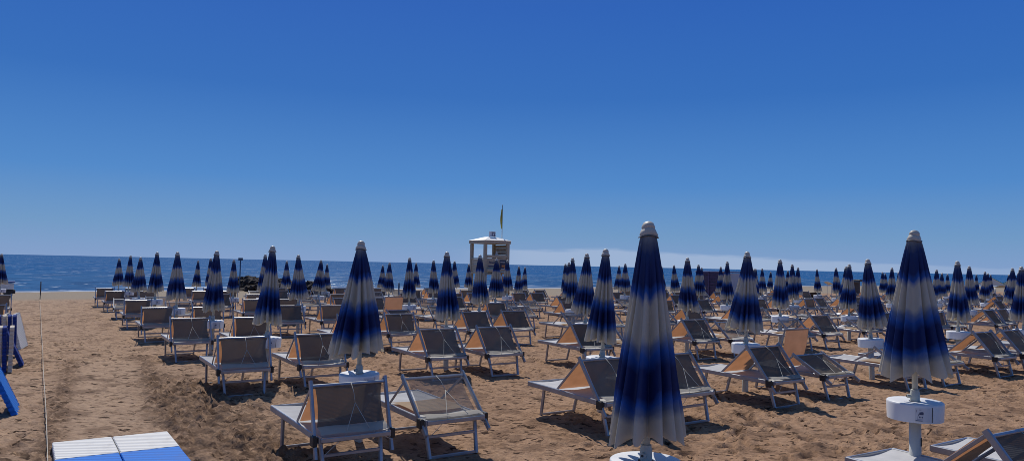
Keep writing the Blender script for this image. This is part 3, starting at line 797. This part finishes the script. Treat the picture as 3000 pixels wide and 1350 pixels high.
def deck_mat(name, base, ang):
    m, nt, out = new_mat(name)
    b = N(nt, 'ShaderNodeBsdfPrincipled'); b.inputs['Roughness'].default_value = 0.6; b.inputs['Specular IOR Level'].default_value = 0.1
    tc = N(nt, 'ShaderNodeTexCoord'); mp = N(nt, 'ShaderNodeMapping'); mp.inputs['Rotation'].default_value = (0, 0, ang)
    nt.links.new(tc.outputs['Object'], mp.inputs[0])
    wv = N(nt, 'ShaderNodeTexWave', i_Scale=4.8, bands_direction='Y'); nt.links.new(mp.outputs[0], wv.inputs['Vector'])
    no = N(nt, 'ShaderNodeTexNoise', i_Scale=7.0, i_Detail=6.0, i_Roughness=0.65); nt.links.new(tc.outputs['Object'], no.inputs['Vector'])
    groove_shade = ramp(nt, wv.outputs['Fac'], [(0.05, (0.82, 0.81, 0.80)), (0.35, (1, 1, 1))])  # shade in the grooves painted as darker lines
    c = mixc(nt, 1.0, base, groove_shade, 'MULTIPLY')
    dirt = ramp(nt, no.outputs[0], [(0.52, 0.0), (0.78, 0.45)])
    c = mixc(nt, dirt, c, tuple(0.45 * x + 0.25 * y for x, y in zip(base, (0.36, 0.24, 0.16))))
    nt.links.new(c, b.inputs['Base Color'])
    bp = N(nt, 'ShaderNodeBump', i_Strength=0.6, i_Distance=0.012); nt.links.new(wv.outputs['Fac'], bp.inputs['Height']); nt.links.new(bp.outputs[0], b.inputs['Normal'])
    nt.links.new(b.outputs[0], out.inputs[0])
    return m
M['slabwhite'] = deck_mat('ribbed_white_panel', (0.74, 0.73, 0.70), R(33))
M['slabblue'] = deck_mat('ribbed_blue_panel', (0.025, 0.19, 0.66), R(33))
M['slabshaded'] = deck_mat('ribbed_shaded_panel', (0.66, 0.58, 0.47), R(33))  # duller copy of the white panel, with the stack's shade in its colour
M['slabribbed'] = M['slabblue']; M['slabpale'] = M['slabwhite']
M['slabdark'] = deck_mat('ribbed_dark_blue_panel', (0.02, 0.05, 0.24), R(33))

PW, PL, PT = 0.57, 0.80, 0.075
def panel_mesh(kind):
    if kind in ('slabwhite', 'slabblue'):
        return MB().box((0, 0, 0), (PW, PL, PT), 0, 0.008)
    b = MB().box((0, 0, 0), (PW, PL, PT - 0.02), 0, 0.006)
    # ribs round the rim, a few millimetres proud of the core
    n = 13
    for k in range(n):
        y = -PL / 2 + PL * (k + 0.5) / n
        for s in (-1, 1): b.box((s * (PW / 2 + 0.004), y, 0), (0.012, PL / n * 0.84, PT - .008), 0, 0.003)
    for k in range(9):
        x = -PW / 2 + PW * (k + 0.5) / 9
        for s in (-1, 1): b.box((x, s * (PL / 2 + 0.004), 0), (PW / 9 * 0.84, 0.012, PT - .008), 0, 0.003)
    return b
PANELS = {}
def panel(kind, loc, rot, label):
    if kind not in PANELS:
        o = panel_mesh(kind).build('walkway_panel', M[kind]); PANELS[kind] = o
    else:
        o = PANELS[kind].copy(); COL.objects.link(o)
    o.location = loc; o.rotation_euler = rot
    tag(o, label, 'walkway panel', 'blue and white ribbed walkway panels')
    return o
# lying in the foreground, two wide
for k, (uu, nm) in enumerate(((0.585, 'left'), (1.165, 'right'))):
    p = W(uu, 9.08, 0.045 - .002); panel('slabwhite', p, (0, 0, TH + R(.5)), 'white ribbed walkway panel lying on the sand, %s one of two in front' % nm)
    p = W(uu, 9.08 - 0.818, 0.045); panel('slabblue', p, (0, 0, TH + R(.5)), 'bright blue ribbed walkway panel on the sand by the bottom edge, %s one' % nm)
# standing on edge: width along the path, thickness along the row
def standing(kind, x, y, lean, label, turn=0.0, lift=0.0):
    """foot of the panel at x, y; lean in degrees from vertical towards -u"""
    a = R(lean)
    g = gz(x, y) + lift
    # local: long side (Y) stands up, width (X) runs along v, thickness (Z) along u
    up = Vector((0, 0, 1)) * math.cos(a) + W(-1, 0) * math.sin(a)
    wid = W(0, 1) * math.cos(R(turn)) + W(1, 0) * math.sin(R(turn)); wid = (wid - up * wid.dot(up)).normalized()
    th = wid.cross(up)
    m = Matrix((wid, up, th)).transposed()
    c = Vector((x, y, g)) + up * (PL / 2 + .005) + wid * (PW / 2)
    panel(kind, c, m.to_euler(), label)
bx, by = -9.14, 13.55
for k, kind in enumerate(('slabshaded', 'slabdark', 'slabshaded', 'slabdark', 'slabshaded', 'slabdark')):
    p = Vector((bx, by, 0)) + W(-0.088 * k, rs.uniform(-.03, .03))
    standing(kind, p.x, p.y, rs.uniform(0, 2), ('shaded white' if kind == 'slabshaded' else 'dark blue') + ' walkway panel standing on edge, %s from the right in the front stack' % ORD[k])
bx, by = -10.55, 15.75
for k, kind in enumerate(('slabdark', 'slabdark', 'slabshaded', 'slabdark', 'slabshaded')):
    p = Vector((bx, by, 0)) + W(-0.088 * k, rs.uniform(-.03, .03))
    standing(kind, p.x, p.y, rs.uniform(1, 3), ('shaded white' if kind == 'slabshaded' else 'dark blue') + ' walkway panel standing on edge, %s from the right in the rear stack' % ORD[k], 0, 0.06)
standing('slabpale', -11.40, 17.2, 14, 'white ribbed panel leaning against the rear stack, its sunlit face to the right', 14)
standing('slabshaded', -11.56, 17.1, 13, 'shaded white panel leaning just behind the sunlit white one', 12)
standing('slabdark', -9.52, 14.45, 24, 'blue panel leaning low between the two stacks')
standing('slabribbed', -6.47, 9.73, 24, 'bright blue ribbed panel leaning towards the left edge, nearest of the leaning ones', 3)
standing('slabribbed', -6.62, 9.30, 20, 'blue ribbed panel cut off by the left edge below the leaning one', 2)

# ------------------------------------------------------------------ rope along the path with its stake
b = MB(); pts = []
for k in range(90):
    t = k / 89; v = 6.0 + 43.6 * t
    u = 0.22 + 0.40 * t + 0.004 * math.sin(v * 0.7); p = W(u, v)
    pts.append((p.x, p.y, gz(p.x, p.y) + 0.06 + 0.01 * math.sin(v * 0.5) + (0.0 if t < .9 else (t - .9) * 2.0)))
b.tube(pts, 0.0048, 6)
o = b.build('rope', M['rope'], None, True)
tag(o, 'thin pale rope stretched low above the sand towards the sea', 'rope')
p = W(0.63, 49.7)
b = MB().tube([(0, 0, -.3), (0.01, 0, .5), (0, 0.01, 1.02)], [.035, .032, .028], 8)
o = b.build('stake', M['stake'], None, True); o.location = (p.x, p.y, gz(p.x, p.y))
tag(o, 'thin dark stake at the seaward end of the rope', 'stake')

# ------------------------------------------------------------------ lifeguard tower
def text_mesh(txt, size, mat, name, parent, loc, rot, bold=0.012, depth=0.01):
    cu = bpy.data.curves.new(name, 'FONT'); cu.body = txt; cu.size = size; cu.extrude = depth; cu.offset = bold; cu.align_x = 'CENTER'
    t = bpy.data.objects.new(name, cu); COL.objects.link(t)
    dg = bpy.context.evaluated_depsgraph_get()
    me = bpy.data.meshes.new_from_object(t.evaluated_get(dg))
    bpy.data.objects.remove(t)
    me.materials.clear(); me.materials.append(mat)
    o = bpy.data.objects.new(name, me); COL.objects.link(o); o.parent = parent
    o.location = loc; o.rotation_euler = rot
    return o

def tower():
    tx, ty = -1.82, 61.0
    g = gz(tx, ty)
    root = empty('lifeguard_tower', (tx, ty, g), TH)
    tag(root, 'cream wooden lifeguard tower with open cabin, number sign and flag pole', 'lifeguard tower')
    Z = lambda z: z - g          # heights below are given above the camera datum
    h = 1.08
    for sx in (-1, 1):
        for sy in (-1, 1):
            MB().box((sx * h, sy * h, Z(3.78) / 2), (.24, .24, Z(3.78)), 0, .02).build('corner_post', M['towerpaint'], root)
    MB().box((0, 0, Z(1.40)), (2.36, 2.36, .16), 0, .02).build('floor', M['towerpaint'], root)
    # parapets of boards, 20 mm inside the posts
    def boards(name, ax, sgn, z0, z1, mat, n):
        b = MB(); dz = (z1 - z0) / n
        for k in range(n):
            zc = Z(z0 + dz * (k + .5))
            if ax == 'y': b.box((0, sgn * (h + .05), zc), (2 * h - .25, .05, dz - .012), 0, .006)
            else: b.box((sgn * (h + .05), 0, zc), (.05, 2 * h - .25, dz - .012), 0, .006)
        return b.build(name, mat, root)
    fr = boards('front_parapet', 'y', -1, 1.5, 2.62, M['towerpaint'], 5)
    boards('side_parapet', 'x', -1, 1.5, 2.50, M['towerpaint'], 5)
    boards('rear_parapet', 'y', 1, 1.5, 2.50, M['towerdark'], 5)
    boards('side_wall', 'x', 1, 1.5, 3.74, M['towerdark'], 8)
    MB().box((0, -h - .06, Z(2.75)), (2 * h - .25, .16, .22), 0, .02).build('sill', M['towerpaint'], root)
    MB().box((-h - .06, 0, Z(2.56)), (.12, 2 * h - .25, .10), 0, .02).build('sill', M['towerpaint'], root)
    # roof: fascia, soffit and a low hipped cap with a sunlit top
    e = 1.27
    b = MB().box((0, 0, Z(3.92)), (2 * e, 2 * e, .26), 0, .02)
    b.build('fascia', M['towerpaint'], root)
    z0, z1 = Z(4.052), Z(4.36)
    b = MB()._add([(-e - .04, -e - .04, z0), (e + .04, -e - .04, z0), (e + .04, e + .04, z0), (-e - .04, e + .04, z0), (-.35, -.35, z1), (.35, -.35, z1), (.35, .35, z1), (-.35, .35, z1)],
                  [(0, 3, 2, 1), (0, 1, 5, 4), (1, 2, 6, 5), (2, 3, 7, 6), (3, 0, 4, 7), (4, 5, 6, 7)])
    rf = b.build('roof', M['towerroof'], root)
    b = MB().box((0, -.36, Z(4.60)), (.62, .03, .42), 0, .004)
    for s in (-1, 1): b.box((s * .24, -.34, Z(4.40)), (.04, .04, .2))
    sg = b.build('number_sign', M['signwhite'], rf)
    text_mesh('12', .44, M['ink'], 'digits', sg, (.09, -.378, Z(4.45)), (R(90), 0, 0), .016)
    # flag pole with the limp flag
    fx, fy = 1.0, -.28
    b = MB().tube([(fx, fy, Z(3.9)), (fx, fy, Z(7.1))], [.035, .024], 8); b.build('flag_pole', M['steel'], rf, True)
    b = MB()
    def fl(s, t):
        w = .22 * math.sin(math.pi * min(1, .12 + t * .92)) ** .8
        fold = .07 * math.sin(s * 9 + 3 * t)
        return (fx - .03 - s * w * .8 + fold * .2, fy - fold - s * w * .35, Z(6.72) - 1.42 * t - s * .28 * t)
    b.grid(fl, 8, 14); b.build('flag', M['flagm'], rf, True)
    b = MB().grid(lambda s, t: (fx - .02 - .055 * s, fy - .01 - .05 * s, Z(7.06) - .36 * t), 2, 3); b.build('pennant', M['flagdark'], rf, True)
    # notices on the front parapet
    text_mesh('Pronto', .24, M['ink'], 'lettering', fr, (-.42, -h - .085, Z(2.18)), (R(90), 0, 0), .008)
    MB().box((-.30, -h - .09, Z(1.96)), (1.05, .03, .10)).build('dark_strip', M['ink'], fr)
    b = MB().mat(0).box((.62, -h - .095, Z(2.08)), (.68, .03, .78), 0, .01)
    b.mat(1).box((.60, -h - .118, Z(1.98)), (.30, .012, .16)); b.box((.78, -h - .118, Z(1.82)), (.2, .012, .12))
    b.mat(2).box((.55, -h - .118, Z(2.28)), (.46, .012, .05)); b.box((.66, -h - .118, Z(1.73)), (.5, .012, .03))
    b.build('notice_board', [M['signdark'], M['signorange'], M['signwhite']], fr)
    MB().box((-.52, -h - .28, Z(1.62)), (.95, .42, .34), 0, .10).build('locker', M['towerpaint'], root)
    MB().box((-.45, -h - .20, Z(1.32)), (1.15, .3, .14), 0, .02).build('bench', M['towerpaint'], root)
    # ladder below the notice, and the side rail
    b = MB()
    for s in (-.2, .2): b.bar((.62 + s, -h - .15, Z(1.45)), (.62 + s, -h - .75, 0), .06, .09)
    for k in range(6):
        t = k / 6; b.box((.62, -h - .15 - .6 * t, Z(1.42) * (1 - t)), (.4, .10, .04))
    b.build('ladder', M['signorange'], root)
    b = MB().bar((h + .1, -.5, Z(1.6)), (h + .95, -.9, 0.1), .06, .06); b.bar((h + .1, .3, Z(1.6)), (h + .95, -.1, 0.1), .06, .06)
    b.build('brace', M['towerpaint'], root)
    b = MB().poly([(h - .25, -.2, Z(2.75)), (h - .3, .5, Z(2.75)), (h - .1, .5, Z(3.25))]); b.build('towel', M['signwhite'], root)
tower()

# ------------------------------------------------------------------ rock groyne
def blob(b, c, r, rnd, sub=1):
    t = (1 + 5 ** .5) / 2
    vs = [Vector(v).normalized() for v in ((-1, t, 0), (1, t, 0), (-1, -t, 0), (1, -t, 0), (0, -1, t), (0, 1, t), (0, -1, -t), (0, 1, -t), (t, 0, -1), (t, 0, 1), (-t, 0, -1), (-t, 0, 1))]
    fs = [(0, 11, 5), (0, 5, 1), (0, 1, 7), (0, 7, 10), (0, 10, 11), (1, 5, 9), (5, 11, 4), (11, 10, 2), (10, 7, 6), (7, 1, 8), (3, 9, 4), (3, 4, 2), (3, 2, 6), (3, 6, 8), (3, 8, 9), (4, 9, 5), (2, 4, 11), (6, 2, 10), (8, 6, 7), (9, 8, 1)]
    s = (rnd.uniform(.8, 1.4), rnd.uniform(.8, 1.4), rnd.uniform(.55, .95))
    a = rnd.uniform(0, 6.28)
    out = []
    for v in vs:
        k = r * rnd.uniform(.78, 1.2)
        x, y = v.x * s[0], v.y * s[1]
        out.append((c[0] + k * (x * math.cos(a) - y * math.sin(a)), c[1] + k * (x * math.sin(a) + y * math.cos(a)), c[2] + k * v.z * s[2]))
    b._add(out, fs)
rg = random.Random(3)
b = MB()
for k in range(420):
    t = rg.random(); v = 50.5 + 23 * t
    off = rg.gauss(0, .75); off = max(-1.6, min(1.6, off))
    top = 0.52 - .22 * abs(off) ** 1.5
    p = W(17.6 + off, v)
    z = -0.65 + (top + .65) * rg.random() ** .5
    blob(b, (p.x, p.y, z - .2), rg.uniform(.28, .5), rg)
o = b.build('rock_groyne', M['rock']); tag(o, 'low groyne of dark rocks running from the beach into the sea', 'groyne')

p = Vector((-24.4, 66.2, -.9))
root = empty('marker_post', (p.x, p.y, p.z)); tag(root, 'thin dark marker post with square top standing in the sea behind the groyne', 'marker post')
MB().tube([(0, 0, 0), (0, 0, 2.9)], .055, 8).build('post', M['signpost'], root, True)
MB().box((0, 0, 3.0), (.38, .12, .24), TH, .01).build('marker_box', M['signpost'], root)
p = Vector(((1173 - 1500) / 2150 * 52, 52, 0)); o = MB().tube([(0, 0, -.2), (0, 0, 1.05)], .055, 8).build('short_post', M['signpost'], None, True)
o.location = (p.x, p.y, gz(p.x, p.y)); tag(o, 'short dark blue post among sunbeds left of the lifeguard tower', 'post')

# ------------------------------------------------------------------ things far back on the beach
def cabin():
    x, y = 15.43, 53.0
    root = empty('beach_cabin', (x, y, gz(x, y)), TH); tag(root, 'dark purple boarded beach cabin with a pale grey wall, among the parasols', 'cabin')
    Lx, Ly, H = 2.4, 2.7, 2.12
    MB().box((Lx / 2, Ly / 2, H / 2), (Lx - .1, Ly - .1, H - .1)).build('body', M['greypanel'], root)
    b = MB(); n = 9
    for k in range(n): b.box((-.02, Ly / 2, H * (k + .5) / n), (.06, Ly - .04, H / n - .02), 0, .006)
    w = b.build('board_wall', M['purple'], root)
    b = MB()
    for yy in (.05, Ly / 2 + .1, Ly - .05): b.box((-.065, yy, H / 2), (.035, .09, H))
    b.build('batten', M['purplelight'], w)
    MB().box((Lx / 2, -.02, H / 2), (Lx - .04, .05, H - .06), 0, .01).build('grey_wall', M['greypanel'], root)
    MB().box((Lx / 2, Ly / 2, H + .03), (Lx + .16, Ly + .16, .07), 0, .01).build('roof', M['purplelight'], root)
cabin()

def gazebo(px_, d, label, s, roofz, eave, mats, rot):
    x = px_; y = d; g = gz(x, y)
    root = empty('beach_tent', (x, y, g), rot); tag(root, label, 'tent')
    e = eave - g; t = roofz - g
    b = MB().mat(0).poly([(-s, -s, e), (0, -s, t), (0, s, t), (-s, s, e)]); b.mat(1).poly([(s, s, e), (0, s, t), (0, -s, t), (s, -s, e)])
    b.mat(2).poly([(-s, -s, e), (s, -s, e), (0, -s, t)])
    b.build('roof', [M[m] for m in mats], root)
    b = MB().bar((-s - .02, -s, e + .02), (0, -s, t + .03), .03, .03); b.bar((0, -s, t + .03), (s + .02, -s, e + .02), .03, .03); b.build('ridge_trim', M['tentgreen'], root)
    for sx in (-1, 1):
        for sy in (-1, 1): MB().tube([(sx * s, sy * s, 0), (sx * s, sy * s, e)], .03, 6).build('tent_pole', M['steel'], root, True)
gazebo(40.2, 61.5, 'white and olive yellow ridge tent at far right, left of its neighbour', 1.05, 1.85, 1.22, ('tentwhite', 'tentyellow', 'tentwhite'), R(-35))
gazebo(42.6, 62.5, 'pale ridge tent at far right above the blue sheet', 1.2, 1.75, 1.0, ('tentwhite', 'tentwhite', 'tentwhite'), R(-35))
def sag(s, t): return (-.7 + 1.4 * s, -.4 + .8 * t, .95 - .15 * math.sin(math.pi * s) * math.sin(math.pi * t))
root = empty('blue_awning', (41.1, 60.0, gz(41.1, 60.0)), R(-35)); tag(root, 'small deep blue awning in front of the pale ridge tent', 'awning')
MB().grid(sag, 6, 4).build('awning_cloth', M['tarpblue'], root, True)
for sx in (-.7, .7):
    for sy in (-.4, .4): MB().tube([(sx, sy, 0), (sx, sy, .95)], .02, 6).build('awning_pole', M['steel'], root)
x, y = (2431 - 1500) / 2150 * 60, 60
root = empty('white_awning', (x, y, gz(x, y)), TH); tag(root, 'small white awning tilted up near the waterline at right', 'awning')
MB().grid(lambda s, t: (-.35 + .7 * s, -.3 + .6 * t, 1.22 + .25 * (1 - s) + .05 * math.sin(3.1 * t)), 4, 4).build('awning_cloth', M['tentwhite'], root, True)
for sx in (-.3, .3): MB().tube([(sx, 0, 0), (sx, 0, 1.22 + .25 * (.5 - sx / .7))], .02, 6).build('awning_pole', M['steel'], root)
x, y = (2370 - 1500) / 2150 * 62, 62
root = empty('rescue_boat', (x, y, gz(x, y)), TH + R(80)); tag(root, 'dark flat boat drawn up by the waterline at right', 'boat')
b = MB()
def hull(s, t):
    w = .45 * math.sin(math.pi * min(.98, .12 + .8 * s)) ** .6; a = math.pi * t
    return (-1.1 + 2.2 * s, w * math.cos(a), .55 - .42 * math.sin(a) + .12 * (2 * s - 1) ** 2)
b.grid(hull, 12, 8).build('hull', M['black'], root, True)
MB().box((0, 0, .50), (.25, .8, .04)).build('thwart', M['deckwhite'], root); MB().box((.5, 0, .52), (.25, .75, .04)).build('thwart', M['deckwhite'], root)
x, y = (2518 - 1500) / 2150 * 66, 66
root = empty('beach_shelter', (x, y, gz(x, y)), TH); tag(root, 'low dark shelter with posts between two parasols near the sea', 'shelter')
MB().box((0, 0, 1.62), (1.3, .9, .16), 0, .02).build('roof', M['black'], root)
for sx in (-.6, 0, .6): MB().box((sx, -.4, .77), (.07, .07, 1.54)).build('post', M['stake'], root)
MB().box((0, .4, .8), (1.25, .05, 1.4)).build('rear_wall', M['stake'], root)
x, y = (12 - 1500) / 2150 * 42, 42.5
root = empty('beach_cart', (x, y, gz(x, y)), TH); tag(root, 'dark blue topped cart with white side, by the left edge near the water', 'cart')
MB().box((0, 0, .95), (.75, .6, .10), 0, .02).build('top', M['bluepaint'], root)
MB().box((0, 0, .70), (.62, .48, .34), 0, .02).build('body', M['deckwhite'], root); MB().box((.1, 0, .40), (.6, .42, .22), 0, .02).build('shelf', M['black'], root)
for sy in (-.26, .26): MB().tube([(0.05, sy - .03, .22), (0.05, sy + .03, .22)], .22, 14).build('wheel', M['black'], root)
MB().bar((-.33, 0, .4), (-.4, 0, 0), .05, .05).build('leg', M['steel'], root)

# ------------------------------------------------------------------ sky, sun, camera
wd = bpy.data.worlds.new('World'); scene.world = wd; wd.use_nodes = True
nt = wd.node_tree; nt.nodes.clear()
out = nt.nodes.new('ShaderNodeOutputWorld'); bg = nt.nodes.new('ShaderNodeBackground'); bg.inputs['Strength'].default_value = 0.1
sky = nt.nodes.new('ShaderNodeTexSky'); sky.sky_type = 'NISHITA'; sky.sun_disc = False
sky.sun_elevation = SUN_EL; sky.sun_rotation = SUN_AZ; sky.air_density = 1.0; sky.dust_density = 0.6; sky.ozone_density = 2.5
tc = nt.nodes.new('ShaderNodeTexCoord'); sx = nt.nodes.new('ShaderNodeSeparateXYZ'); nt.links.new(tc.outputs['Generated'], sx.inputs[0])
K = 10.0
def s2l(c): return tuple(K * ((x / 255 + .055) / 1.055) ** 2.4 for x in c)
def wramp(src, stops):
    n = nt.nodes.new('ShaderNodeValToRGB'); nt.links.new(src, n.inputs[0]); el = n.color_ramp.elements
    while len(el) < len(stops): el.new(.5)
    for e, (p, c) in zip(el, stops): e.position = p; e.color = (*c, 1)
    return n.outputs[0]
grad = wramp(sx.outputs['Z'], [(0.0, s2l((128, 158, 203))), (0.041, s2l((108, 151, 197))), (0.107, s2l((76, 134, 200))), (0.222, s2l((49, 108, 186))), (0.337, s2l((41, 96, 182))), (0.6, s2l((62, 98, 154))), (1.0, s2l((78, 104, 146)))])
m1 = nt.nodes.new('ShaderNodeMix'); m1.data_type = 'RGBA'; m1.inputs[0].default_value = 0.97
nt.links.new(sky.outputs[0], m1.inputs[6]); nt.links.new(grad, m1.inputs[7])
# low bank of thin haze cloud to the right of the tower
at = nt.nodes.new('ShaderNodeMath'); at.operation = 'ARCTAN2'; nt.links.new(sx.outputs['X'], at.inputs[0]); nt.links.new(sx.outputs['Y'], at.inputs[1])
cb = nt.nodes.new('ShaderNodeCombineXYZ'); nt.links.new(at.outputs[0], cb.inputs[0]); nt.links.new(sx.outputs['Z'], cb.inputs[1])
mp = nt.nodes.new('ShaderNodeMapping'); mp.inputs['Scale'].default_value = (9, 60, 1); nt.links.new(cb.outputs[0], mp.inputs[0])
no = nt.nodes.new('ShaderNodeTexNoise'); no.inputs['Scale'].default_value = 1.0; no.inputs['Detail'].default_value = 4; nt.links.new(mp.outputs[0], no.inputs['Vector'])
def mth(op, a, b_=None, c=None):
    n = nt.nodes.new('ShaderNodeMath'); n.operation = op; n.use_clamp = False
    for k, v in enumerate((a, b_, c)):
        if v is None: continue
        if isinstance(v, (int, float)): n.inputs[k].default_value = v
        else: nt.links.new(v, n.inputs[k])
    return n.outputs[0]
def mrange(src, a, b_, c, d):
    n = nt.nodes.new('ShaderNodeMapRange'); n.interpolation_type = 'SMOOTHSTEP'; nt.links.new(src, n.inputs[0])
    for k, v in enumerate((a, b_, c, d)): n.inputs[k + 1].default_value = v
    return n.outputs[0]
edge = mth('ADD', sx.outputs['Z'], mth('MULTIPLY', mth('SUBTRACT', no.outputs[0], .5), .022))
# the bank thins and sinks to the right
drop = mrange(at.outputs[0], 0.10, 0.60, 0.0, 0.012)
edge2 = mth('ADD', edge, drop)
body = mth('MULTIPLY', mrange(edge2, 0.018, 0.0235, 1.0, 0.0), mrange(at.outputs[0], -0.09, 0.03, 0.0, 1.0))
cloud = mth('MULTIPLY', body, mrange(at.outputs[0], 0.3, 0.7, 0.85, 0.3))
m2 = nt.nodes.new('ShaderNodeMix'); m2.data_type = 'RGBA'
nt.links.new(cloud, m2.inputs[0]); nt.links.new(m1.outputs[2], m2.inputs[6]); m2.inputs[7].default_value = (*s2l((160, 181, 212)), 1)
nt.links.new(m2.outputs[2], bg.inputs[0]); nt.links.new(bg.outputs[0], out.inputs[0])

sl = bpy.data.lights.new('sun', 'SUN'); sl.energy = 3.6; sl.angle = R(0.53); sl.color = (1.0, 0.95, 0.87)
so = bpy.data.objects.new('sun', sl); COL.objects.link(so)
sd = Vector((math.sin(SUN_AZ) * math.cos(SUN_EL), math.cos(SUN_AZ) * math.cos(SUN_EL), math.sin(SUN_EL)))
so.rotation_euler = sd.to_track_quat('Z', 'Y').to_euler(); so.location = (0, 0, 30)

cam = bpy.data.cameras.new('camera'); co = bpy.data.objects.new('camera', cam); COL.objects.link(co)
cam.sensor_width = 36; cam.lens = 36 * 2150 / 3000; cam.clip_start = 0.1; cam.clip_end = 100000
pitch = math.atan(100 / 2150)
co.matrix_world = Matrix.Translation((0, 0, CAM_H)) @ Matrix.Rotation(R(90) + pitch, 4, 'X') @ Matrix.Rotation(R(1.18), 4, 'Z')
scene.camera = co
scene.view_settings.view_transform = 'Standard'; scene.view_settings.look = 'None'; scene.view_settings.exposure = 0
scene.render.engine = 'CYCLES'
scene.cycles.filter_width = 0.9
